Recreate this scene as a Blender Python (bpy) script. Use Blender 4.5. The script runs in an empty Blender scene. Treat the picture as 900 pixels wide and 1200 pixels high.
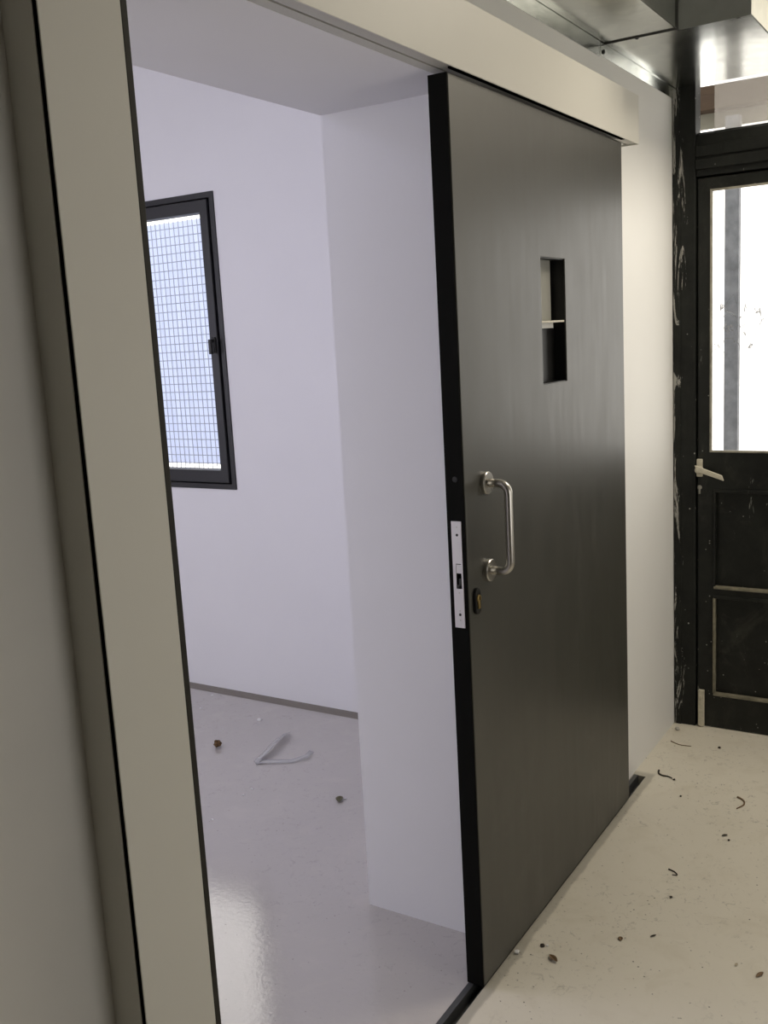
import bpy, bmesh, math, random
from mathutils import Vector, Matrix
random.seed(4)
C = bpy.context.scene.collection
PI = math.pi

# ------------------------------------------------------------------ helpers
def link(name, bm, m, parent=None, smooth=False, bevel=0.0, seg=2):
    me = bpy.data.meshes.new(name)
    bmesh.ops.recalc_face_normals(bm, faces=bm.faces)
    bm.to_mesh(me); bm.free()
    if m: me.materials.append(m)
    o = bpy.data.objects.new(name, me); C.objects.link(o)
    if parent:
        o.parent = parent
        o.location = -parent.location          # shapes are written in world metres
    if smooth:
        for f in me.polygons: f.use_smooth = True
    if bevel:
        b = o.modifiers.new('bevel', 'BEVEL'); b.width = bevel; b.segments = seg
        b.limit_method = 'ANGLE'; b.angle_limit = math.radians(40)
    return o

def thing(name, label, cat, loc=(0, 0, 0), group=None):
    o = bpy.data.objects.new(name, None); C.objects.link(o)
    o.location = loc; o.empty_display_size = .05
    return tag(o, label, cat, group)

def tag(o, label, cat, group=None):
    o['label'] = label; o['category'] = cat; o['kind'] = 'thing'
    if group: o['group'] = group
    return o

def struct(o):
    o['kind'] = 'structure'; return o

def box(bm, x0, x1, y0, y1, z0, z1):
    v = [bm.verts.new((x, y, z)) for x in (x0, x1) for y in (y0, y1) for z in (z0, z1)]
    for f in ((0,1,3,2),(4,6,7,5),(0,4,5,1),(2,3,7,6),(0,2,6,4),(1,5,7,3)):
        bm.faces.new([v[i] for i in f])
    return bm

def bx(*a):
    return box(bmesh.new(), *a)

def slab(axis, d0, d1, a0, a1, b0, b1, holes=()):
    """plate of thickness d0..d1 along axis ('x','y','z'), spanning a,b, with rectangular holes (a0,a1,b0,b1)"""
    A = sorted({a0, a1} | {h[0] for h in holes} | {h[1] for h in holes})
    B = sorted({b0, b1} | {h[2] for h in holes} | {h[3] for h in holes})
    A = [a for a in A if a0 <= a <= a1]; B = [b for b in B if b0 <= b <= b1]
    def P(d, a, b):
        return {'x': (d, a, b), 'y': (a, d, b), 'z': (a, b, d)}[axis]
    def solid(i, j):
        if i < 0 or j < 0 or i >= len(A)-1 or j >= len(B)-1: return False
        ca, cb = (A[i]+A[i+1])/2, (B[j]+B[j+1])/2
        return not any(h[0] < ca < h[1] and h[2] < cb < h[3] for h in holes)
    bm = bmesh.new(); V = {}
    def vt(k, i, j):
        if (k, i, j) not in V: V[(k, i, j)] = bm.verts.new(P((d0, d1)[k], A[i], B[j]))
        return V[(k, i, j)]
    for i in range(len(A)-1):
        for j in range(len(B)-1):
            if not solid(i, j): continue
            for k in (0, 1):
                bm.faces.new([vt(k,i,j), vt(k,i+1,j), vt(k,i+1,j+1), vt(k,i,j+1)])
            for (di, dj, e) in ((-1,0,((i,j),(i,j+1))),(1,0,((i+1,j),(i+1,j+1))),(0,-1,((i,j),(i+1,j))),(0,1,((i,j+1),(i+1,j+1)))):
                if not solid(i+di, j+dj):
                    (p, q) = e
                    bm.faces.new([vt(0,*p), vt(0,*q), vt(1,*q), vt(1,*p)])
    return bm

def tube(bm, pts, r, n=16, taper=None, cap=True):
    pts = [Vector(p) for p in pts]; rings = []
    up = None
    for i, p in enumerate(pts):
        t = (pts[min(i+1, len(pts)-1)] - pts[max(i-1, 0)]).normalized()
        if up is None:
            up = t.orthogonal().normalized()
        up = (up - t*up.dot(t)).normalized(); s = t.cross(up)
        rr = r if taper is None else r*taper[i]
        rings.append([bm.verts.new(p + (up*math.cos(2*PI*k/n) + s*math.sin(2*PI*k/n))*rr) for k in range(n)])
    for a, b in zip(rings, rings[1:]):
        for k in range(n): bm.faces.new([a[k], a[(k+1)%n], b[(k+1)%n], b[k]])
    if cap:
        bm.faces.new(rings[0]); bm.faces.new(rings[-1])
    return bm

def disc_lathe(bm, c, axis, prof, n=40):
    """prof: list of (distance along axis, radius)"""
    c = Vector(c); a = Vector(axis).normalized(); u = a.orthogonal().normalized(); w = a.cross(u)
    rings = []
    for (d, r) in prof:
        rings.append([bm.verts.new(c + a*d + (u*math.cos(2*PI*k/n) + w*math.sin(2*PI*k/n))*max(r, 1e-5)) for k in range(n)])
    for p, q in zip(rings, rings[1:]):
        for k in range(n): bm.faces.new([p[k], p[(k+1)%n], q[(k+1)%n], q[k]])
    bm.faces.new(rings[0]); bm.faces.new(rings[-1])
    return bm

# ------------------------------------------------------------------ materials
class NB:
    def __init__(s, name):
        s.m = bpy.data.materials.new(name); s.m.use_nodes = True
        s.t = s.m.node_tree; s.t.nodes.clear()
        s.out = s.n('ShaderNodeOutputMaterial')
        s.geo = s.n('ShaderNodeNewGeometry')
    def n(s, ty, **kw):
        nd = s.t.nodes.new(ty)
        for k, v in kw.items(): setattr(nd, k, v)
        return nd
    def l(s, a, b): s.t.links.new(a, b)
    def pos(s, scale=(1, 1, 1), loc=(0, 0, 0)):
        mp = s.n('ShaderNodeMapping'); mp.inputs['Scale'].default_value = scale
        mp.inputs['Location'].default_value = loc
        s.l(s.geo.outputs['Position'], mp.inputs['Vector']); return mp.outputs[0]
    def noise(s, scale, detail=3, rough=.5, vec=None, dist=0.0):
        nd = s.n('ShaderNodeTexNoise'); nd.inputs['Scale'].default_value = scale
        nd.inputs['Detail'].default_value = detail; nd.inputs['Roughness'].default_value = rough
        nd.inputs['Distortion'].default_value = dist
        s.l(vec if vec is not None else s.pos(), nd.inputs['Vector']); return nd.outputs['Fac']
    def ramp(s, fac, a, b, ca=(0,0,0,1), cb=(1,1,1,1)):
        r = s.n('ShaderNodeValToRGB'); e = r.color_ramp.elements
        e[0].position = a; e[1].position = b; e[0].color = ca; e[1].color = cb
        s.l(fac, r.inputs[0]); return r.outputs[0]
    def mix(s, fac, a, b):
        m = s.n('ShaderNodeMix', data_type='RGBA')
        for sock, v in ((m.inputs[0], fac), (m.inputs[6], a), (m.inputs[7], b)):
            if hasattr(v, 'links') or hasattr(v, 'is_linked'): s.l(v, sock)
            elif isinstance(v, (int, float)): sock.default_value = v
            else: sock.default_value = (*v[:3], 1)
        return m.outputs[2]
    def math(s, op, a, b):
        m = s.n('ShaderNodeMath', operation=op, use_clamp=False)
        for sock, v in ((m.inputs[0], a), (m.inputs[1], b)):
            if hasattr(v, 'is_linked'): s.l(v, sock)
            else: sock.default_value = v
        return m.outputs[0]
    def sep(s):
        x = s.n('ShaderNodeSeparateXYZ'); s.l(s.geo.outputs['Position'], x.inputs[0]); return x.outputs
    def bsdf(s, color, rough=.5, metal=0., spec=.5, ior=1.45, bump=None, bdist=.002, bstr=.3, coat=0.):
        b = s.n('ShaderNodeBsdfPrincipled')
        for nm, v in (('Base Color', color), ('Roughness', rough), ('Metallic', metal), ('Specular IOR Level', spec), ('IOR', ior), ('Coat Weight', coat)):
            if hasattr(v, 'is_linked'): s.l(v, b.inputs[nm])
            elif nm == 'Base Color': b.inputs[nm].default_value = (*v[:3], 1)
            else: b.inputs[nm].default_value = v
        if bump is not None:
            bp = s.n('ShaderNodeBump'); bp.inputs['Strength'].default_value = bstr; bp.inputs['Distance'].default_value = bdist
            s.l(bump, bp.inputs['Height']); s.l(bp.outputs[0], b.inputs['Normal'])
        s.l(b.outputs[0], s.out.inputs[0]); s.b = b; return s.m

def plain(name, color, rough=.5, metal=0., spec=.5, **k):
    return NB(name).bsdf(color, rough, metal, spec, **k)

def painted(name, color, rough=.6, var=.03, scale=4., bump=.08, spec=.4):
    b = NB(name)
    f = b.noise(scale, 4)
    c2 = tuple(max(0, c*(1-var*2)) for c in color)
    col = b.mix(b.ramp(f, .3, .7), c2, color)
    return b.bsdf(col, rough, spec=spec, bump=b.noise(160., 3), bdist=.001, bstr=bump)

M = {}
M['wall_main'] = painted('cream_wall_paint', (.79, .785, .765), .55, .01)
M['wall_room'] = painted('white_wall_paint', (.79, .785, .82), .6, .01)
M['wall_shade'] = painted('shade_darkened_wall_paint', (.66, .645, .615), .65)
M['wall_grey'] = painted('grey_wall_paint', (.36, .35, .33), .7)
M['reveal'] = M['wall_room']
M['ceiling'] = painted('white_ceiling_paint', (.78, .77, .75), .7)
M['cream_metal'] = painted('cream_coated_metal', (.63, .615, .56), .42, .015, 3., .03)
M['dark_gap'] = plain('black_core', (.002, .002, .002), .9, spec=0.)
M['rubber'] = plain('black_rubber_seal', (.022, .02, .015), .55, spec=.3)
M['rail_metal'] = plain('grey_aluminium_track', (.50, .49, .45), .5, .15)
M['dark_metal'] = plain('dark_steel', (.05, .05, .048), .45, .5)
M['anthracite'] = plain('anthracite_aluminium', (.020, .020, .022), .42)
M['black_plastic'] = plain('black_plastic', (.006, .006, .006), .4)
M['brass'] = plain('brass', (.55, .40, .16), .3, 1.)
M['white_bracket'] = plain('zinc_bracket', (.6, .6, .58), .35, .7)
M['duct_screw'] = plain('dark_screw', (.03, .03, .03), .5, .5)

def floor_mat(name, base, dark, rough_lo, rough_hi, ior, bstr, groove=False, speck=.5):
    b = NB(name)
    big = b.noise(1.3, 5, .6)
    mid = b.noise(7., 6, .65, dist=.6)
    col = b.mix(b.ramp(big, .3, .75), base, tuple(c*.93 for c in base))
    col = b.mix(b.math('MULTIPLY', b.ramp(mid, .52, .78), .45), col, dark)
    # scuffs: stretched noise gated by large noise
    sc = b.noise(38., 5, .7, dist=1.2)
    gate = b.ramp(b.noise(2.3, 3, .6, vec=b.pos(loc=(3, 7, 0))), .42, .58)
    col = b.mix(b.math('MULTIPLY', b.math('MULTIPLY', b.ramp(sc, .57, .66), gate), speck*.75), col, tuple(c*.45 for c in base))
    # specks of dirt
    vo = b.n('ShaderNodeTexVoronoi'); vo.inputs['Scale'].default_value = 46.
    b.l(b.pos(), vo.inputs['Vector'])
    g2 = b.ramp(b.noise(7., 3, .6, vec=b.pos(loc=(11, 2, 0))), .44, .56)
    sp = b.math('MULTIPLY', b.ramp(b.math('ADD', vo.outputs['Distance'], b.math('MULTIPLY', b.noise(120., 2), .3)), .20, .27, (1,1,1,1), (0,0,0,1)), g2)
    col = b.mix(b.math('MULTIPLY', sp, speck), col, (.06, .05, .035))
    if groove:
        y = b.sep()[1]
        wob = b.math('ADD', y, b.math('MULTIPLY', b.math('SUBTRACT', b.noise(9., 3, .6), .5), .022))
        x = b.sep()[0]
        lim = b.math('MULTIPLY', b.ramp(wob, -.034, -.028), b.ramp(b.math('MULTIPLY', x, .5), .67, .675, (1,1,1,1), (0,0,0,1)))
        # the ramp input must be >= 0, so shift
        sh = b.math('ADD', wob, .5)
        lim = b.math('MULTIPLY', b.ramp(sh, .476, .482), b.ramp(b.math('MULTIPLY', x, .5), .655, .665, (1,1,1,1), (0,0,0,1)))
        col = b.mix(b.math('MULTIPLY', lim, .5), col, (.17, .16, .135))
    rg = b.n('ShaderNodeMapRange'); rg.inputs[3].default_value = rough_lo; rg.inputs[4].default_value = rough_hi
    b.l(mid, rg.inputs[0])
    return b.bsdf(col, rg.outputs[0], spec=.5, ior=ior, bump=b.noise(70., 3, .6), bdist=.0012, bstr=bstr)
M['floor'] = floor_mat('beige_screed_floor', (.71, .67, .575), (.53, .48, .37), .32, .5, 1.45, .25, True, .9)
M['floor_room'] = floor_mat('grey_epoxy_floor', (.52, .49, .47), (.60, .56, .515), .07, .15, 2.0, .32, False, .4)

def door_mat():
    b = NB('dark_brown_black_door_paint')
    brush = b.noise(6., 5, .6, vec=b.pos((5., 1, .55)))
    fog = b.noise(3., 4, .6, dist=.5)
    smear = b.noise(5., 5, .62, vec=b.pos((1.2, 1, .8), (4, 0, 1)), dist=.8)
    z = b.sep()[2]
    low = b.ramp(z, .0, .9, (1,1,1,1), (0,0,0,1))
    sm = b.math('MULTIPLY', b.math('MULTIPLY', b.ramp(smear, .52, .76), low), .30)
    col = b.mix(b.ramp(brush, .3, .75), (.032, .0315, .0245), (.045, .043, .034))
    col = b.mix(sm, col, (.15, .145, .13))
    rg = b.n('ShaderNodeMapRange'); rg.inputs[3].default_value = .28; rg.inputs[4].default_value = .58
    b.l(b.math('ADD', b.math('MULTIPLY', brush, .6), b.math('MULTIPLY', fog, .4)), rg.inputs[0])
    return b.bsdf(col, rg.outputs[0], spec=.5, ior=1.68)
M['door'] = door_mat()
M['door_edge'] = plain('black_door_edge', (.008, .008, .0072), .65, spec=.04)

def galv():
    b = NB('galvanised_sheet')
    vo = b.n('ShaderNodeTexVoronoi'); vo.inputs['Scale'].default_value = 26.
    b.l(b.pos(), vo.inputs['Vector'])
    sp = b.n('ShaderNodeSeparateColor'); b.l(vo.outputs['Color'], sp.inputs[0])
    col = b.mix(sp.outputs[0], (.72, .74, .71), (.80, .82, .78))
    col = b.mix(b.math('MULTIPLY', b.ramp(b.noise(5., 5, .7, dist=.8), .55, .75), .35), col, (.45, .45, .40))
    rg = b.n('ShaderNodeMapRange'); rg.inputs[3].default_value = .10; rg.inputs[4].default_value = .26
    b.l(b.noise(9., 3), rg.inputs[0])
    return b.bsdf(col, rg.outputs[0], metal=1., bump=b.noise(5., 2), bdist=.004, bstr=.12)
M['galv'] = galv()

def steel():
    b = NB('brushed_stainless')
    f = b.noise(300., 2, vec=b.pos((1, 1, .05)))
    return b.bsdf(b.mix(f, (.50, .48, .44), (.60, .58, .54)), .28, metal=1.)
M['steel'] = steel()
M['dull_galv'] = painted('dull_galvanised', (.22, .23, .22), .5, .1, 8., .1)
M['lock_plate'] = plain('satin_silver_plate', (.72, .70, .72), .38, .45)
M['worn_cream'] = painted('dirty_cream_moulding', (.26, .24, .175), .55, .25, 40., .2)
M['cream_part'] = painted('worn_cream_paint', (.62, .58, .47), .5, .12, 60., .2)

def black_door_mat(name, splat):
    b = NB(name)
    base = b.mix(b.ramp(b.noise(9., 5, .7), .35, .75), (.006, .0065, .006), (.016, .018, .015))
    dust = b.math('MULTIPLY', b.ramp(b.noise(6., 6, .75, vec=b.pos((1, 1, .6)), dist=.8), .52, .8), .55*splat)
    col = b.mix(dust, base, (.075, .075, .062))
    vo = b.n('ShaderNodeTexVoronoi'); vo.inputs['Scale'].default_value = 42.
    b.l(b.pos(), vo.inputs['Vector'])
    g = b.ramp(b.noise(9., 2, .5, vec=b.pos(loc=(5, 1, 2))), .52, .58)
    sp = b.math('MULTIPLY', b.ramp(vo.outputs['Distance'], .07, .13, (1,1,1,1), (0,0,0,1)), g)
    col = b.mix(b.math('MULTIPLY', sp, .85*splat), col, (.42, .41, .37))
    sk = b.noise(16., 5, .75, vec=b.pos((1.5, 1.5, .35), (1, 3, 2)), dist=.7)
    col = b.mix(b.math('MULTIPLY', b.ramp(sk, .66, .70), .6*splat), col, (.32, .32, .29))
    return b.bsdf(col, .42, spec=.35)
M['black_wood'] = black_door_mat('black_paint_with_splatter', .75)

def jamb_mat():
    """black paint, with plaster smeared along the edge next to the wall"""
    b = NB('black_jamb_with_plaster_smears')
    y = b.sep()[1]
    base = b.mix(b.ramp(b.noise(9., 5, .7), .35, .75), (.006, .0065, .006), (.018, .02, .017))
    n = b.noise(22., 6, .75, vec=b.pos((1, 1.6, .22)), dist=1.0)
    edge = b.n('ShaderNodeMapRange'); edge.inputs[1].default_value = -.01; edge.inputs[2].default_value = .05
    edge.inputs[3].default_value = -.10; edge.inputs[4].default_value = .10
    b.l(y, edge.inputs[0])
    f = b.ramp(b.math('ADD', n, edge.outputs[0]), .585, .62)
    col = b.mix(b.math('MULTIPLY', f, .85), base, (.42, .41, .38))
    vo = b.n('ShaderNodeTexVoronoi'); vo.inputs['Scale'].default_value = 38.
    b.l(b.pos(), vo.inputs['Vector'])
    g = b.ramp(b.noise(8., 2, .5, vec=b.pos(loc=(5, 1, 2))), .54, .6)
    sp = b.math('MULTIPLY', b.ramp(vo.outputs['Distance'], .07, .13, (1,1,1,1), (0,0,0,1)), g)
    col = b.mix(b.math('MULTIPLY', sp, .8), col, (.5, .5, .46))
    return b.bsdf(col, .5, spec=.3, bump=n, bdist=.004, bstr=.4)
M['jamb'] = jamb_mat()

def glass(name, dust=0.0, tint=(1, 1, 1), marks=False):
    b = NB(name)
    tr = b.n('ShaderNodeBsdfTransparent'); tr.inputs[0].default_value = (*tint, 1)
    gl = b.n('ShaderNodeBsdfGlossy'); gl.inputs['Roughness'].default_value = .02
    fr = b.n('ShaderNodeFresnel')
    ir = b.n('ShaderNodeMapRange'); ir.inputs[3].default_value = 1.45; ir.inputs[4].default_value = 1/1.45   # no total reflection at the rear face
    b.l(b.geo.outputs['Backfacing'], ir.inputs[0]); b.l(ir.outputs[0], fr.inputs[0])
    mx = b.n('ShaderNodeMixShader'); b.l(fr.outputs[0], mx.inputs[0]); b.l(tr.outputs[0], mx.inputs[1]); b.l(gl.outputs[0], mx.inputs[2])
    last = mx
    if dust or marks:
        df = b.n('ShaderNodeBsdfDiffuse'); df.inputs[0].default_value = (.75, .72, .68, 1)
        if marks: df.inputs[0].default_value = (.22, .22, .22, 1)
        tl = b.n('ShaderNodeBsdfTranslucent'); tl.inputs[0].default_value = (.7, .66, .62, 1)
        if marks: tl.inputs[0].default_value = (.26, .26, .27, 1)
        md = b.n('ShaderNodeMixShader'); md.inputs[0].default_value = .5
        b.l(df.outputs[0], md.inputs[1]); b.l(tl.outputs[0], md.inputs[2])
        m2 = b.n('ShaderNodeMixShader')
        if marks:
            z = b.sep()[2]
            sk = b.noise(15., 1, .4, vec=b.pos((1, 1.8, .8), (2, 5, 3)), dist=1.2)
            band = b.ramp(b.math('ABSOLUTE', b.math('SUBTRACT', sk, .5), 0.), .004, .016, (1,1,1,1), (0,0,0,1))
            zr = b.math('MULTIPLY', b.ramp(b.math('MULTIPLY', z, .5), .70, .73), b.ramp(b.math('MULTIPLY', z, .5), .80, .83, (1,1,1,1), (0,0,0,1)))
            g = b.ramp(b.noise(8., 2, .5, vec=b.pos(loc=(1, 4, 2))), .30, .45)
            b.l(b.math('MULTIPLY', b.math('MULTIPLY', band, zr), b.math('MULTIPLY', g, .8)), m2.inputs[0])
        else:
            m2.inputs[0].default_value = dust
        b.l(mx.outputs[0], m2.inputs[1]); b.l(md.outputs[0], m2.inputs[2]); last = m2
    b.l(last.outputs[0], b.out.inputs[0]); return b.m
M['glass'] = glass('clear_glass')
M['glass_marked'] = glass('scribbled_glass', marks=True)
M['glass_dusty'] = glass('dusty_glass', dust=.30)

def sheet_mat():
    b = NB('pale_blue_translucent_sheet')
    st = b.noise(9., 4, .6, vec=b.pos((1, 9, .25)))
    col = b.mix(b.ramp(st, .35, .7), (.60, .645, .80), (.67, .715, .87))
    tl = b.n('ShaderNodeBsdfTranslucent'); b.l(col, tl.inputs[0])
    df = b.n('ShaderNodeBsdfDiffuse'); df.inputs[0].default_value = (.6, .63, .7, 1)
    mx = b.n('ShaderNodeMixShader'); mx.inputs[0].default_value = .04
    b.l(tl.outputs[0], mx.inputs[1]); b.l(df.outputs[0], mx.inputs[2]); b.l(mx.outputs[0], b.out.inputs[0])
    return b.m
M['sheet'] = sheet_mat()
M['wire'] = plain('galvanised_wire', (.26, .29, .37), .5, .3)
M['concrete'] = painted('pale_concrete', (.50, .48, .44), .8, .1, 3., .3)
M['ext_post'] = painted('weathered_galvanised_post', (.30, .32, .36), .6, .2, 20., .3)
def wood():
    b = NB('brown_timber')
    g = b.noise(12., 5, .7, vec=b.pos((6, .6, 6)))
    return b.bsdf(b.mix(g, (.025, .013, .006), (.07, .042, .022)), .7, bump=g, bdist=.004, bstr=.4)
M['timber'] = wood()
M['plywood'] = painted('pale_board', (.30, .29, .235), .7, .1, 6., .1)
M['leaf_brown'] = plain('dry_brown_leaf', (.16, .10, .05), .6)
M['leaf_pale'] = plain('pale_dry_leaf', (.42, .36, .26), .6)
M['leaf_olive'] = painted('olive_crumpled_leaf', (.17, .16, .09), .6, .3, 90., .2)
M['twig'] = plain('dark_twig', (.035, .028, .02), .7)
M['clod'] = painted('brown_clod', (.19, .105, .04), .8, .4, 120., .6)
M['chip'] = plain('white_paint_chip', (.72, .72, .72), .5)
def film():
    b = NB('cloudy_plastic_film')
    tr = b.n('ShaderNodeBsdfTransparent')
    p = b.n('ShaderNodeBsdfPrincipled'); p.inputs['Base Color'].default_value = (.62, .62, .63, 1); p.inputs['Roughness'].default_value = .25
    mx = b.n('ShaderNodeMixShader'); mx.inputs[0].default_value = .5
    b.l(tr.outputs[0], mx.inputs[1]); b.l(p.outputs[0], mx.inputs[2]); b.l(mx.outputs[0], b.out.inputs[0]); return b.m
M['film'] = film()

# ------------------------------------------------------------------ room shell
W = .0495           # face of the main wall
YR = .446           # its other face (in the white room)
XE = 1.805          # end wall
XW = 1.347          # wall with the window in the white room
XO0, XO1, ZS = -.922, .183, 2.104   # opening
GX0, GX1 = -1.12, 1.29              # floor groove
CZ = 2.80

def floors():
    bm = bmesh.new()
    box(bm, -4.2, 1.95, -3.2, .004, -.12, 0)
    box(bm, -4.2, GX0, .004, .046, -.12, 0)
    box(bm, GX1, 1.95, .004, .0505, -.12, 0)
    struct(link('floor', bm, M['floor']))
    struct(link('floor.001', bx(-2.8, 1.95, .0462, 4.2, -.121, -.0002), M['floor_room']))
floors()
bm = slab('y', W, YR, -4.2, XE, 0, CZ, [(XO0, XO1, -1, ZS)])
ws = struct(link('wall_front', bm, M['wall_main']))
ws.data.materials.append(M['reveal']); ws.data.materials.append(M['wall_shade'])
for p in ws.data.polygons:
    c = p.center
    if c.y < W + .001 and c.x < XO0: p.material_index = 2    # same wall, colour darkened for the shade left of the post
    if c.y > W + .01: p.material_index = 1        # reveal, soffit and the room side are painted white
struct(link('wall_left', bx(-4.35, -4.2, -3.2, YR, -.12, CZ), M['wall_grey']))
struct(link('wall_right', slab('x', XE, 1.95, -3.2, YR, 0, CZ, [(-1.04, W, -1, 2.47)]), M['wall_main']))
struct(link('wall_back', slab('y', -2.2, -2.05, -4.2, 1.95, 0, CZ, [(-.95, 0.0, .6, 1.9), (.95, 1.5, .6, 1.9)]), M['wall_grey']))  # unseen openings, added and sized for the light they let in
struct(link('ceiling', bx(-4.35, 1.95, -3.2, YR, CZ, CZ+.12), M['ceiling']))
# white room
WY0, WY1, WZ0, WZ1 = 1.806, 2.82, .945, 2.193
struct(link('wall_inner_right', slab('x', XW, 1.6, YR, 4.0, 0, CZ, [(WY0+.004, WY1-.004, WZ0+.004, WZ1-.004)]), M['wall_room']))
struct(link('wall_inner_back', slab('y', 4.0, 4.2, -2.8, 1.6, 0, CZ, [(-2.55, -1.35, .9, 2.2)]), M['wall_room']))  # unseen opening added for the fill lamp set in it
struct(link('wall_inner_left', slab('x', -2.8, -2.6, YR, 4.0, 0, CZ, [(1.6, 3.9, .9, 2.4)]), M['wall_room']))
struct(link('ceiling.001', bx(-2.8, 1.6, YR, 4.2, CZ, CZ+.12), M['ceiling']))
# coved floor edge under the window wall
bm = bmesh.new()
prof = [(XW, 0), (XW, .016), (XW-.006, .014), (XW-.016, .006), (XW-.03, 0)]
a = [bm.verts.new((x, YR, z)) for x, z in prof]; b_ = [bm.verts.new((x, 4.0, z)) for x, z in prof]
for i in range(len(prof)):
    j = (i+1) % len(prof); bm.faces.new([a[i], a[j], b_[j], b_[i]])
bm.faces.new(a); bm.faces.new(b_)
struct(link('baseboard_inner_right', bm, plain('grey_cove', (.20, .18, .16), .5)))
# pale plaster sliver left along the foot of the main wall
struct(link('ground', bx(1.95, 9, -6, 6, -.2, -.06), M['concrete']))

# ------------------------------------------------------------------ window in the white room
w = thing('window_1', 'dark grey framed window with gridded view in the white room', 'window', (XW, 2.3, WZ0))
struct(w)
link('frame', slab('x', XW-.006, XW+.05, WY0, WY1, WZ0, WZ1, [(WY0+.024, WY1-.024, WZ0+.024, WZ1-.024)]), M['anthracite'], w, bevel=.002)
link('sash', slab('x', XW-.016, XW+.045, WY0+.030, WY1-.030, WZ0+.030, WZ1-.030, [(WY0+.072, WY1-.072, WZ0+.085, WZ1-.080)]), M['anthracite'], w, bevel=.003)
link('seal', slab('x', XW+.004, XW+.03, WY0+.022, WY1-.022, WZ0+.022, WZ1-.022, [(WY0+.034, WY1-.034, WZ0+.034, WZ1-.034)]), M['dark_gap'], w)
link('pane', bx(XW+.012, XW+.018, WY0+.070, WY1-.070, WZ0+.083, WZ1-.078), M['glass'], w)
bm = bmesh.new()
box(bm, XW-.026, XW-.016, 1.842, 1.862, 1.535, 1.60)
h = link('handle', bm, M['black_plastic'], w, bevel=.003)
bm = bmesh.new()
box(bm, XW-.046, XW-.026, 1.846, 1.858, 1.578, 1.592); box(bm, XW-.050, XW-.036, 1.845, 1.859, 1.53, 1.592)
lv = link('lever', bm, M['black_plastic'], h, bevel=.002); lv.location = (0, 0, 0)

# outside that window: wire mesh in front of a translucent sheet
SX = 3.2
bm = bmesh.new()
for i in range(48):
    y = 2.90 + i*.0412
    if y > 4.8: break
    tube(bm, [(SX-.045, y, .0), (SX-.045, y, 2.40)], .0032, 5)
for i in range(44):
    z = .02 + i*.054
    tube(bm, [(SX-.039, 2.88, z), (SX-.039, 4.82, z)], .0034, 5)
for y in (2.88, 4.82):
    box(bm, SX-.06, SX-.03, y-.015, y+.015, -.06, 2.42)
tag(link('wire_mesh_panel', bm, M['wire']), 'grey wire grid panel standing outside the dark framed window', 'fence')
bm = bmesh.new()
N = 120; top, bot = [], []
for s in (0, .0025):
    r0, r1 = [], []
    for i in range(N+1):
        y = 2.85 + 2.0*i/N; x = SX + s + .006*math.sin(i*PI/3)
        r0.append(bm.verts.new((x, y, .765))); r1.append(bm.verts.new((x, y, 2.388)))
    for i in range(N): bm.faces.new([r0[i], r0[i+1], r1[i+1], r1[i]])
    top.append(r1); bot.append(r0)
for i in range(N):
    bm.faces.new([top[0][i], top[0][i+1], top[1][i+1], top[1][i]]); bm.faces.new([bot[0][i], bot[0][i+1], bot[1][i+1], bot[1][i]])
sh = thing('corrugated_sheet', 'pale blue translucent sheet behind the wire grid outside the window', 'sheet', (SX, 3.85, -.06))
link('sheet', bm, M['sheet'], sh)
for y in (2.87, 4.83): link('support_post', bx(SX+.012, SX+.05, y-.02, y+.02, -.06, 2.388), M['ext_post'], sh)

# ------------------------------------------------------------------ sliding door
DW, DH, DT = 1.0975, 2.094, .045
Z0 = .008
d = thing('sliding_door', 'large dark sliding door with narrow viewing slot and steel pull handle', 'door', (DW/2, DT/2, Z0))
SLOT = (.463, .625, 1.422, 1.741)
link('leaf', slab('y', .0, DT, .003, DW, Z0, DH, [SLOT]), M['door'], d, bevel=.0015)
link('edge_strip', bx(-.001, .0028, .0015, DT+.0005, Z0-.002, DH), M['door_edge'], d, bevel=.0008)
# viewing slot
vs = link('slot_lining', slab('y', .0035, DT-.001, SLOT[0]-.0005, SLOT[1]+.0005, SLOT[2]-.0005, SLOT[3]+.0005, [(SLOT[0]+.002, SLOT[1]-.002, SLOT[2]+.002, SLOT[3]-.002)]), M['black_plastic'], d)
link('slot_panel', bx(SLOT[0]+.002, SLOT[1]-.002, .034, .040, SLOT[2]+.002, 1.566), M['black_plastic'], d)
link('slot_panel', bx(SLOT[0]+.002, .606, .034, .040, 1.584, SLOT[3]-.002), plain('grey_backing', (.30, .30, .27), .6), d)
link('slot_bar', bx(SLOT[0], SLOT[1], .004, .034, 1.578, 1.583), M['cream_part'], d)
link('slot_ledge', bx(SLOT[0]+.002, .575, .016, .034, 1.564, 1.577), M['rail_metal'], d)
# pull handle
hx, hz0, hz1, ho = .105, 1.019, 1.224, .058
pts = [(hx, -.004, hz0), (hx, -ho+.024, hz0)]
for i in range(1, 9):
    a_ = i/8*PI/2; pts.append((hx, -ho+.024-.024*math.sin(a_), hz0+.024*(1-math.cos(a_))))
for i in range(0, 9):
    a_ = i/8*PI/2; pts.append((hx, -ho+.024-.024*math.cos(a_), hz1-.024+.024*math.sin(a_)))
pts.append((hx, -.004, hz1))
hd = link('pull_handle', tube(bmesh.new(), pts, .0098, 24), M['steel'], d, smooth=True)
for z in (hz0, hz1):
    r = link('rosette', disc_lathe(bmesh.new(), (hx, 0, z), (0, -1, 0), [(0, .0262), (.0085, .0262), (.0105, .0245), (.0108, .012)]), M['steel'], hd)
    r.location = (0, 0, 0)
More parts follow.
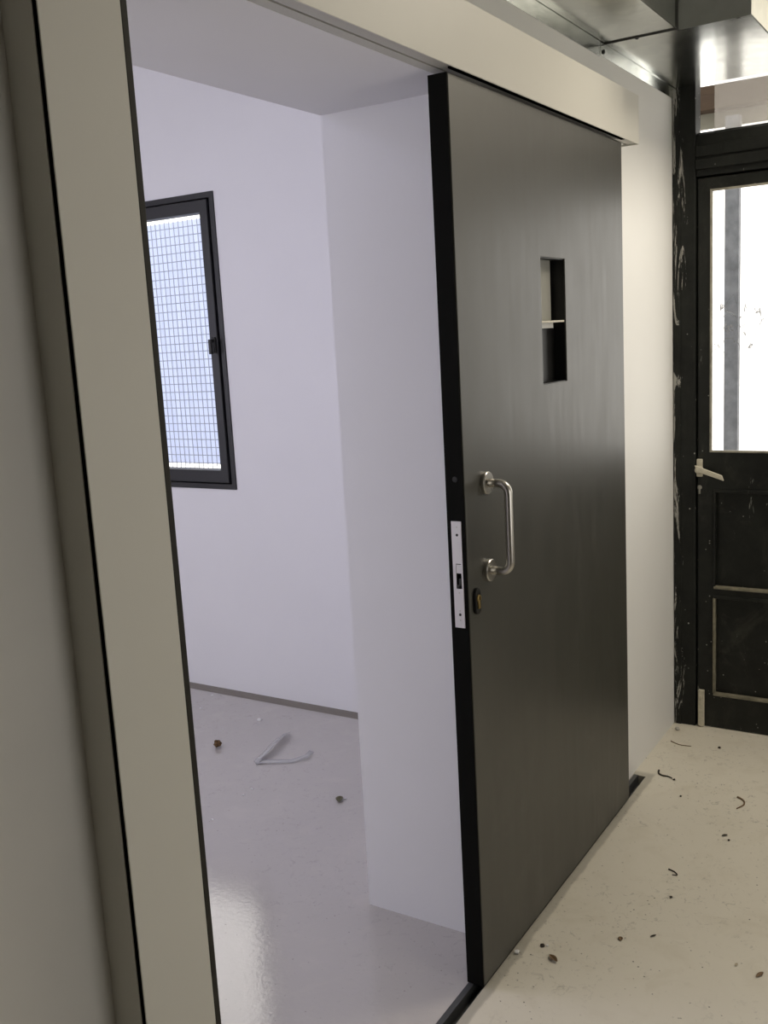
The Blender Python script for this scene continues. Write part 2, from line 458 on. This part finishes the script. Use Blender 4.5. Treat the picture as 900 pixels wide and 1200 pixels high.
# lock: face plate in the edge, with hook and screws
lp = link('lock_plate', slab('x', -.0035, -.001, .0095, .0345, .907, 1.153, [(.0135, .0265, .998, 1.056)]), M['lock_plate'], d, bevel=.0006)
def sub(name, bm, m, par, **k):
    o = link(name, bm, m, par, **k); o.location = (0, 0, 0); return o
sub('latch_recess', bx(-.0012, -.0008, .0125, .0275, .996, 1.058), M['dark_gap'], lp)
sub('latch_cover', bx(-.0026, -.001, .0140, .0262, 1.034, 1.054), M['lock_plate'], lp)
bm = bmesh.new()
box(bm, -.0045, -.001, .0140, .0200, 1.000, 1.022); box(bm, -.0045, -.001, .0140, .0262, 1.000, 1.007)
sub('hook_bolt', bm, M['dark_metal'], lp, bevel=.0008)
for z in (1.122, .938):
    sub('screw', disc_lathe(bmesh.new(), (-.0035, .0205, z), (-1, 0, 0), [(0, .0032), (.0006, .0030), (.0008, .0012)], 16), M['duct_screw'], lp)
for z in (.989, .947, .925, 1.140):
    sub('stamp_mark', disc_lathe(bmesh.new(), (-.0035, .0205, z), (-1, 0, 0), [(0, .0016), (.0003, .0014)], 10), M['rail_metal'], lp)
link('edge_plug', disc_lathe(bmesh.new(), (-.001, .021, 1.247), (-1, 0, 0), [(0, .0065), (.001, .0062), (.0012, .003)], 20), M['black_plastic'], d)
# cylinder with its escutcheon
def oval(bm, c, rx, rz, y0, y1, n=12):
    pts = []
    h_ = rz - rx
    for i in range(n+1): pts.append((c[0]+rx*math.cos(PI*i/n), c[2]+h_+rx*math.sin(PI*i/n)))
    for i in range(n+1): pts.append((c[0]-rx*math.cos(PI*i/n), c[2]-h_-rx*math.sin(PI*i/n)))
    A = [bm.verts.new((x, y0, z)) for x, z in pts]; B = [bm.verts.new((x, y1, z)) for x, z in pts]
    for i in range(len(pts)):
        j = (i+1) % len(pts); bm.faces.new([A[i], A[j], B[j], B[i]])
    bm.faces.new(A); bm.faces.new(B); return bm
es = link('escutcheon', oval(bmesh.new(), (.036, 0, .962), .0135, .031, .001, -.007), M['black_plastic'], d, bevel=.001)
bm = disc_lathe(bmesh.new(), (.036, -.006, .969), (0, -1, 0), [(0, .0085), (.004, .0085), (.0045, .007)], 24)
box(bm, .0315, .0405, -.0098, -.006, .945, .966)
cy = sub('lock_cylinder', bm, M['brass'], es)
sub('keyhole', bx(.0353, .0368, -.0112, -.0100, .965, .974), M['dark_gap'], es)
# hangers up into the track
for x in (.14, .955):
    bm = bmesh.new()
    box(bm, x-.05, x+.05, .010, .034, DH, DH+.006); box(bm, x-.008, x+.008, .0208, .0242, DH+.004, DH+.028)
    link('hanger', bm, M['white_bracket'], d, bevel=.001)

# ------------------------------------------------------------------ track cover above the door
PX0, PX1, PY, PZ0, PZ1 = -1.060, 1.2157, -.0160, 2.1005, 2.2425
t = thing('track_cover', 'long cream cover box over the sliding door track', 'door track', (.08, 0, PZ0))
link('front_plate', slab('y', PY, PY+.003, PX0, PX1, PZ0, PZ1), M['cream_metal'], t, bevel=.0008)
bm = bx(PX0, PX1, PY+.003, W, PZ1-.003, PZ1)
link('top_plate', bm, M['cream_metal'], t)
for x in (PX0, PX1-.003):
    link('end_cap', bx(x, x+.003, PY+.003, W, PZ0, PZ1-.003), M['cream_metal'], t, bevel=.0006)
bm = bmesh.new()
for (y0, y1) in ((-.0125, .0195), (.0255, W-.0003)): box(bm, PX0+.004, PX1-.004, y0, y1, PZ0+.004, PZ0+.030)
box(bm, PX0+.004, PX1-.004, -.006, W-.0003, PZ0+.060, PZ0+.072)
box(bm, PX0+.004, PX1-.004, W-.006, W-.0003, PZ0+.030, PZ0+.060); box(bm, PX0+.004, PX1-.004, -.006, -.002, PZ0+.030, PZ0+.060)
link('track', bm, M['rail_metal'], t)
link('shade_strip', bx(.002, 1.092, -.0126, -.0015, PZ0-.0005, PZ0+.0036), M['dark_gap'], t)  # black strip added to darken the shaded gap above the door

# ------------------------------------------------------------------ receiving post on the left
LX0, LX1 = -1.0605, -.9255
p_ = thing('door_post', 'tall cream door post with black edge seal beside the opening', 'door frame', ((LX0+LX1)/2, .02, 0))
link('post_body', bx(LX0, LX1+.001, -.0055, W, 0, PZ0), M['cream_metal'], p_, bevel=.0006)
link('gap_filler', bx(LX0+.0015, LX1-.002, -.0140, -.0050, 0, PZ0), M['dark_gap'], p_)  # black block painting in the shade of the gap behind the cover
link('front_cover', bx(LX0, LX1, -.0160, -.0138, 0, PZ0), M['cream_metal'], p_, bevel=.0006)
bm = bmesh.new()
box(bm, LX1+.001, LX1+.0135, -.0150, .030, 0.0, PZ0)
link('edge_seal', bm, M['rubber'], p_, bevel=.002)

# ------------------------------------------------------------------ guide channel in the floor
bm = bmesh.new()
box(bm, GX0, GX1, .0045, .0455, -.034, -.030)
box(bm, GX0, GX1, .0045, .0075, -.030, -.002); box(bm, GX0, GX1, .0300, .0455, -.030, .0015)
tag(link('guide_channel', bm, plain('dull_grey_channel', (.085, .088, .09), .4, .5), bevel=.001), 'narrow dark metal guide channel in the floor under the sliding door', 'track')

# ------------------------------------------------------------------ galvanised ducts
DZ = 2.368
def duct(name, label, x0, x1, y0, y1, z0, z1):
    t = thing(name, label, 'duct', ((x0+x1)/2, (y0+y1)/2, z0))
    link('casing', bx(x0, x1, y0, y1, z0, z1), M['galv'], t, bevel=.002)
    return t
YA, YB = -.175, -.372
d1 = duct('air_duct', 'narrow galvanised duct section running along the top of the wall', -4.15, 1.056, YA, W-.0004, DZ, CZ-.06)
d2 = duct('air_duct', 'wider galvanised duct section ending above the black door', 1.0635, XE-.008, YB, W-.0004, DZ-.0005, CZ-.06)
def rib(par, pts): return link('seam', tube(bmesh.new(), pts, .0022, 6), M['galv'], par)
rib(d1, [(-4.1, YA, DZ), (1.05, YA, DZ)]); rib(d2, [(1.07, YB, DZ), (1.79, YB, DZ)])
link('joint_flange', slab('x', 1.0555, 1.0600, YA-.003, W-.0006, DZ-.0035, CZ-.06, []), M['dark_metal'], d1)
link('joint_flange', slab('x', 1.0605, 1.0640, YB-.003, YA-.004, DZ-.0035, CZ-.06, []), M['dull_galv'], d2)
for y in (-.06, -.18, -.34):
    link('screw', disc_lathe(bmesh.new(), (1.066, y, DZ), (0, 0, -1), [(0, .006), (.004, .005), (.005, .002)], 10), M['duct_screw'], d2)
def angle(label, x0, x1, zb):
    bm = bmesh.new()
    box(bm, x0, x1, W-.0035, W-.0002, zb, DZ-.0025); box(bm, x0, x1, W-.016, W-.0002, DZ-.0032, DZ-.0012)
    t = thing('support_angle', label, 'bracket', ((x0+x1)/2, W, zb))
    link('angle_strip', bm, M['galv'], t)
    return t
angle('galvanised angle strip on the wall under the narrow duct section', -4.1, 1.053, 2.334)
a2 = angle('galvanised angle strip on the wall under the wider duct section', 1.058, XE-.004, 2.338)
link('bolt', disc_lathe(bmesh.new(), (1.083, W-.003, 2.352), (0, -1, 0), [(0, .006), (.004, .006), (.005, .003)], 6), M['duct_screw'], a2)

# ------------------------------------------------------------------ black outside door with its frame
FX = XE
f = thing('door_surround', 'black painted frame with glazed overlight around the black outside door', 'door frame', (FX+.03, -.5, 0))
ytr0, ytr1 = -1.03, -.033
bm = bmesh.new()
box(bm, FX, FX+.07, -.033, W-.002, 0, 2.46); box(bm, FX-.004, FX+.01, .020, W-.002, 0, 2.46)
box(bm, FX+.0535, FX+.07, -.055, -.030, 0, 2.06)
link('jamb', bm, M['jamb'], f, bevel=.003)
link('jamb', bx(FX, FX+.07, -1.038, -.955, 0, 2.46), M['jamb'], f, bevel=.003)
bm = bmesh.new()
box(bm, FX+.004, FX+.07, -.955, -.0335, 2.062, 2.205)
box(bm, FX-.006, FX+.02, -.955, -.0335, 2.085, 2.120); box(bm, FX-.002, FX+.02, -.955, -.0335, 2.128, 2.168)
box(bm, FX+.016, FX+.05, -.955, -.0335, 2.200, 2.212); box(bm, FX+.0535, FX+.07, -.955, -.0335, 2.03, 2.066)
link('transom', bm, M['jamb'], f, bevel=.003)
link('head', bx(FX, FX+.07, -.955, -.0335, 2.42, 2.46), M['jamb'], f, bevel=.003)
link('overlight_pane', bx(FX+.030, FX+.035, -.954, -.091, 2.206, 2.419), M['glass_dusty'], f)

e = thing('outside_door', 'worn black outside door with big glazed top and cream lever', 'door', (FX+.03, -.49, 0))
LY0, LY1 = -.952, -.0365
GZ0, GZ1 = 1.078, 2.014
holes = [(-.905, -.083, GZ0, GZ1), (-.905, -.098, .562, .935), (-.905, -.098, .137, .528)]
link('leaf_frame', slab('x', FX+.012, FX+.052, LY0, LY1, .002, 2.057, holes), M['black_wood'], e, bevel=.004)
link('glass_pane', bx(FX+.028, FX+.033, -.904, -.084, GZ0+.001, GZ1-.001), M['glass_marked'], e)
link('glazing_bead', slab('x', FX+.010, FX+.022, -.906, -.082, GZ0-.001, GZ1+.001, [(-.899, -.089, GZ0+.006, GZ1-.006)]), painted('pale_bead', (.36, .34, .28), .5, .2, 30.), e)
for (z0, z1) in ((.562, .935), (.137, .528)):
    link('panel', bx(FX+.030, FX+.038, -.904, -.099, z0+.001, z1-.001), black_door_mat('black_panel_paint', 1.25), e)
    bm = bmesh.new()
    box(bm, FX+.006, FX+.030, -.904, -.099, z0-.005, z0+.005)
    o = link('moulding', bm, M['worn_cream'], e, bevel=.002); o['label'] = 'worn cream bottom moulding'
    bm = bmesh.new()
    box(bm, FX+.006, FX+.030, -.1045, -.0965, z0+.005, z1-.008)
    link('moulding', bm, M['worn_cream'] if z0 < .3 else M['black_wood'], e, bevel=.002)
    link('moulding', bx(FX+.006, FX+.030, -.905, -.099, z1-.008, z1+.004), M['black_wood'], e, bevel=.002)
for o in list(e.children):
    pass
# lever on its plate
bm = bmesh.new(); box(bm, FX+.002, FX+.012, -.058, -.036, .985, 1.052)
lp2 = link('handle_plate', bm, M['cream_part'], e, bevel=.003); lp2['label'] = 'cream handle plate'
bm = disc_lathe(bmesh.new(), (FX+.004, -.048, 1.012), (-1, 0, 0), [(0, .015), (.02, .014), (.022, .011)], 20)
c0, c1 = Vector((FX-.026, -.040, 1.020)), Vector((FX-.026, -.138, .986))
n_ = Vector((0, .33, .94)); 
vs_ = []
for (c, hh) in ((c0, .0125), (c1, .0105)):
    for dx in (0, .010):
        for s in (-1, 1): vs_.append(bm.verts.new(c + Vector((dx, 0, 0)) + n_*hh*s))
for q in ((0,1,3,2),(4,6,7,5),(0,4,5,1),(2,3,7,6),(0,2,6,4),(1,5,7,3)): bm.faces.new([vs_[i] for i in q])
lv2 = link('lever', bm, M['cream_part'], lp2, bevel=.002); lv2.location = (0, 0, 0)
bm = disc_lathe(bmesh.new(), (FX+.012, -.046, .944), (-1, 0, 0), [(0, .0085), (.004, .008), (.005, .004)], 16)
box(bm, FX+.008, FX+.012, -.0495, -.0425, .920, .944)
link('keyhole_cover', bm, painted('grey_paint', (.33, .32, .28), .5, .2, 60.), e)
bm = bmesh.new(); box(bm, FX-.004, FX+.012, -.066, -.044, .004, .150)
box(bm, FX-.012, FX-.003, -.060, -.050, .108, .132)
link('drop_bolt', bm, M['cream_part'], e, bevel=.002)

# ------------------------------------------------------------------ outside the black door
bm = bmesh.new(); box(bm, 2.40, 2.44, -.052, .005, -.06, 2.36)
pp = thing('porch_post', 'weathered grey post standing outside the black door glass', 'post', (2.42, -.02, -.06))
link('shaft', bm, M['ext_post'], pp, bevel=.003)
link('base_plate', bx(2.37, 2.47, -.08, .035, -.06, -.05), M['ext_post'], pp)
tag(link('porch_beam', bx(2.46, 2.54, -2.0, .6, 2.405, 2.50), M['timber'], bevel=.004), 'brown timber beam outside above the black door overlight', 'beam')
tag(link('porch_board', bx(2.54, 2.555, -2.0, .60, 2.345, 2.44), M['plywood']), 'pale board under the timber beam outside the overlight', 'board')
bm = bmesh.new()
va = [bm.verts.new(q) for q in ((2.46,-2,2.51),(2.46,.6,2.51),(4.2,.6,2.95),(4.2,-2,2.95))]
vb = [bm.verts.new((v.co.x, v.co.y, v.co.z+.02)) for v in va]
bm.faces.new(va); bm.faces.new(vb)
for i in range(4): bm.faces.new([va[i], va[(i+1)%4], vb[(i+1)%4], vb[i]])
tag(link('porch_canopy', bm, M['plywood']), 'pale sloping boards of the porch roof outside', 'roof')

# ------------------------------------------------------------------ debris on the floors
def leaf(label, x, y, L, wd, rot, m, cat='leaf', curl=.35, group=None, name='dry_leaf'):
    bm = bmesh.new(); n = 10; rows = []
    for i in range(n+1):
        u = i/n; hw = wd/2*math.sin(PI*min(1, u*.97+.02))**.8
        zc = .0015 + .25*L*curl*(2*u-1)**2*.6
        rows.append([bm.verts.new(((u-.5)*L, s*hw, zc + abs(s)*hw*curl*1.2)) for s in (-1, -.5, 0, .5, 1)])
    for a, b in zip(rows, rows[1:]):
        for k in range(4): bm.faces.new([a[k], a[k+1], b[k+1], b[k]])
    o = link(name, bm, m, smooth=True)
    so = o.modifiers.new('solid', 'SOLIDIFY'); so.thickness = .0008
    o.location = (x, y, .0004); o.rotation_euler = (0, 0, rot)
    return tag(o, label, cat, group)
def twig(label, pts, r, cat='twig', m=None):
    P = []
    n = len(pts)
    for i in range((n-1)*5+1):
        s = i/5; k = min(int(s), n-2); u = s-k
        p0, p1, p2, p3 = (Vector(pts[max(0, min(n-1, k+j))]) for j in (-1, 0, 1, 2))
        P.append(.5*((2*p1)+(p2-p0)*u+(2*p0-5*p1+4*p2-p3)*u*u+(3*p1-p0-3*p2+p3)*u**3))
    P = [(p.x, p.y, r*.9+.0003) for p in P]
    r = r*1.3
    o = link('twig', tube(bmesh.new(), P, r, 7, [1-.5*i/len(P) for i in range(len(P))]), m or M['twig'], smooth=True)
    return tag(o, label, cat)
def lump(name, label, x, y, r, m, cat, sq=.7, group=None, amp=.3):
    bm = bmesh.new(); bmesh.ops.create_icosphere(bm, subdivisions=3, radius=r)
    ph = random.random()*9
    for v in bm.verts:
        k = 1 + amp*math.sin(v.co.x/r*3+ph)*math.cos(v.co.y/r*4+ph*2) + amp*.6*math.sin(v.co.z/r*6+ph)
        v.co = Vector((v.co.x*k, v.co.y*k, v.co.z*sq*k))
    mz = min(v.co.z for v in bm.verts)
    o = link(name, bm, m, smooth=True); o.location = (x, y, -mz)
    return tag(o, label, cat, group)

def chip(label, x, y, s, group=None):
    bm = bmesh.new(); n = 6
    ring = [(s*(.6+.4*random.random())*math.cos(2*PI*i/n), s*(.6+.4*random.random())*math.sin(2*PI*i/n)) for i in range(n)]
    a = [bm.verts.new((px, py, 0)) for px, py in ring]; b = [bm.verts.new((px*.85, py*.85, s*.5)) for px, py in ring]
    bm.faces.new(a); bm.faces.new(b)
    for i in range(n): bm.faces.new([a[i], a[(i+1)%n], b[(i+1)%n], b[i]])
    o = link('paint_chip', bm, M['chip']); o.location = (x, y, 0)
    return tag(o, label, 'paint chip', group)

# white room floor
lump('dirt_clod', 'brown clod of dirt on the grey floor of the white room', .842, 1.581, .014, M['clod'], 'dirt', .9)
leaf('crumpled olive leaf on the grey floor near the white reveal', .673, .882, .045, .026, .5, M['leaf_olive'], curl=.5)
def film_strip():
    bm = bmesh.new()
    def strip(path, wd):
        r = []
        for i, q in enumerate(path):
            a = Vector(path[max(0, i-1)]); b = Vector(path[min(len(path)-1, i+1)]); t_ = (b-a); t_.z = 0; t_.normalize()
            s = Vector((-t_.y, t_.x, .35)).normalized()
            r.append([bm.verts.new(Vector(q)+s*wd*k) for k in (-.5, 0, .5)])
        for a, b in zip(r, r[1:]):
            for k in range(2): bm.faces.new([a[k], a[k+1], b[k+1], b[k]])
    strip([(1.056, 1.398, .012), (1.00, 1.385, .020), (.93, 1.368, .022), (.86, 1.352, .016), (.80, 1.345, .010), (.790, 1.325, .008)], .034)
    strip([(.790, 1.34, .008), (.81, 1.29, .010), (.85, 1.22, .008), (.90, 1.19, .012), (.95, 1.20, .010)], .020)
    o = link('plastic_film', bm, M['film'], smooth=True)
    so = o.modifiers.new('solid', 'SOLIDIFY'); so.thickness = .0006
    return tag(o, 'twisted strip of cloudy plastic film on the grey floor', 'plastic scrap')
film_strip()
G = 'white paint chips on the grey floor'
for i, (x, y, s, lb) in enumerate([
    (1.284, 1.998, .007, 'small white paint chip close to the window wall beside the post'),
    (1.138, 1.608, .012, 'largest white paint chip, behind the plastic film strip'),
    (.609, 1.218, .006, 'white paint chip in front of the plastic film strip, right of a pair'),
    (.558, 1.215, .006, 'white paint chip in front of the plastic film strip, left of a pair'),
    (.369, 1.192, .006, 'white paint chip nearest the door post, at the front of the grey floor'),
    (.993, 1.685, .005, 'tiny white paint chip just behind the brown clod'),
    (1.139, 1.94, .005, 'tiny white paint chip by the seal behind the brown clod'),
    (.690, .870, .006, 'white paint chip touching the crumpled olive leaf')]):
    chip(lb, x, y, s, G)
# main room floor
leaf('curled brown leaf on the beige floor near the dark door', .182, -.103, .034, .016, 1.0, M['leaf_brown'], curl=.6)
lump('pebble', 'dark crumb with white chip beside it near the foot of the door', .222, -.058, .005, M['twig'], 'pebble')
chip('white paint chip on the beige floor beside the curled leaf', .229, -.068, .005)
twig('dark S-shaped twig near the right end of the guide channel', [(1.352,-.024,0),(1.330,-.030,0),(1.318,-.045,0),(1.318,-.066,0),(1.310,-.082,0)], .0028)
lump('pebble', 'dark pebble at the tip of the S-shaped twig', 1.302, -.092, .004, M['twig'], 'pebble')
twig('long curved brown twig at the right of the beige floor', [(1.262,-.312,0),(1.245,-.335,0),(1.215,-.342,0),(1.180,-.328,0)], .0026, m=M['leaf_brown'])
twig('thin hooked twig in the middle of the beige floor', [(.725,-.238,0),(.718,-.258,0),(.704,-.268,0),(.700,-.255,0)], .0018)
leaf('small dark leaf right of the hooked twig', .990, -.334, .020, .009, 2.4, M['twig'], curl=.4)
leaf('short dark husk lying alone in front of the hooked twig', .390, -.294, .019, .006, -.6, M['twig'], 'husk', .3, name='seed_husk')
leaf('ragged brown leaf on the beige floor left of the dark husk', .34, -.224, .017, .012, .4, M['leaf_brown'], curl=.4)
leaf('pale brown leaf at the right edge of the beige floor', .351, -.565, .028, .010, -.4, M['leaf_brown'], curl=.4)
leaf('slim pale husk at the front of the beige floor', .366, -.507, .014, .006, -.2, M['leaf_pale'], 'husk', .3, name='seed_husk')
lump('pebble', 'black pebble at the back near the black outside door', 1.631, -.166, .0055, M['twig'], 'pebble', .6)
twig('fine pale twig at the back of the floor before the plaster corner', [(1.62,.010,0),(1.60,-.03,0),(1.605,-.07,0)], .0016, m=M['leaf_brown'])
lump('mortar_crumb', 'grey mortar crumb in the corner by the black jamb', 1.735, .018, .008, M['concrete'], 'mortar')
lump('pebble', 'tiny dark pebble behind the small dark leaf', .965, -.352, .0035, M['twig'], 'pebble')
lump('pebble', 'tiny dark pebble midway between door foot and hooked twig', .585, -.285, .0035, M['twig'], 'pebble')
lump('pebble', 'tiny dark pebble left of the long curved twig', 1.19, -.145, .0035, M['twig'], 'pebble')
lump('pebble', 'small white pebble lodged against the foot of the dark door', .165, -.012, .006, M['chip'], 'pebble')

# ------------------------------------------------------------------ light
wd = bpy.data.worlds.new('overcast_sky'); bpy.context.scene.world = wd; wd.use_nodes = True
nt = wd.node_tree; bg = nt.nodes['Background']
bg.inputs[0].default_value = (1.0, .965, .90, 1); bg.inputs[1].default_value = 2.25

def area(name, loc, rot, sx, sy, power, col):
    l = bpy.data.lights.new(name, 'AREA'); l.shape = 'RECTANGLE'; l.size = sx; l.size_y = sy; l.energy = power; l.color = col
    o = bpy.data.objects.new(name, l); C.objects.link(o); o.location = loc; o.rotation_euler = rot; return o
# unseen lamps: daylight by the white room's other window, the rest added as fill
area('fill_behind', (1.15, -2.12, 1.25), (PI/2, 0, 0), 1.0, 1.2, .5, (1, .95, .85))  # added fill from behind the camera
area('fill_overhead', (1.25, -1.0, 2.77), (0, 0, 0), .6, .6, 19, (1, .90, .74))  # added warm fill from above, no fixture here
area('daylight_white_room', (-2.7, 2.75, 1.6), (0, -PI/2 - .85, 0), 1.45, 2.0, 1.5, (.67, .67, 1.0))
area('fill_far_opening', (-1.95, 4.1, 1.55), (-PI/2 - .4, 0, 0), 1.1, 1.2, 18, (.67, .67, 1.0))  # added fill to lift the white room's floor and soffit
area('fill_overhead_white_room', (-.5, 1.9, 2.77), (0, 0, 0), .6, .6, 9, (.78, .77, 1.0))  # added fill over the white room floor, no fixture here

# ------------------------------------------------------------------ camera
def rotm(yaw, pitch, roll):
    f = Vector((math.cos(pitch)*math.cos(yaw), math.cos(pitch)*math.sin(yaw), math.sin(pitch)))
    r = Vector((math.sin(yaw), -math.cos(yaw), 0)); u = r.cross(f)
    c, s = math.cos(roll), math.sin(roll)
    return c*r+s*u, -s*r+c*u, f
r, u, fw = rotm(.5631, -.1756, -.0553)
cam = bpy.data.cameras.new('camera'); co = bpy.data.objects.new('camera', cam); C.objects.link(co)
mw = Matrix((r, u, -fw)).transposed().to_4x4(); mw.translation = Vector((-1.9254, -1.0042, 1.5688))
co.matrix_world = mw
cam.sensor_width = 36; cam.sensor_fit = 'AUTO'; cam.lens = 1165.0/1200*36; cam.clip_start = .02
bpy.context.scene.camera = co

vs2 = bpy.context.scene.view_settings
vs2.view_transform = 'Standard'; vs2.look = 'None'; vs2.exposure = 0.14; vs2.gamma = 1; vs2.use_curve_mapping = False
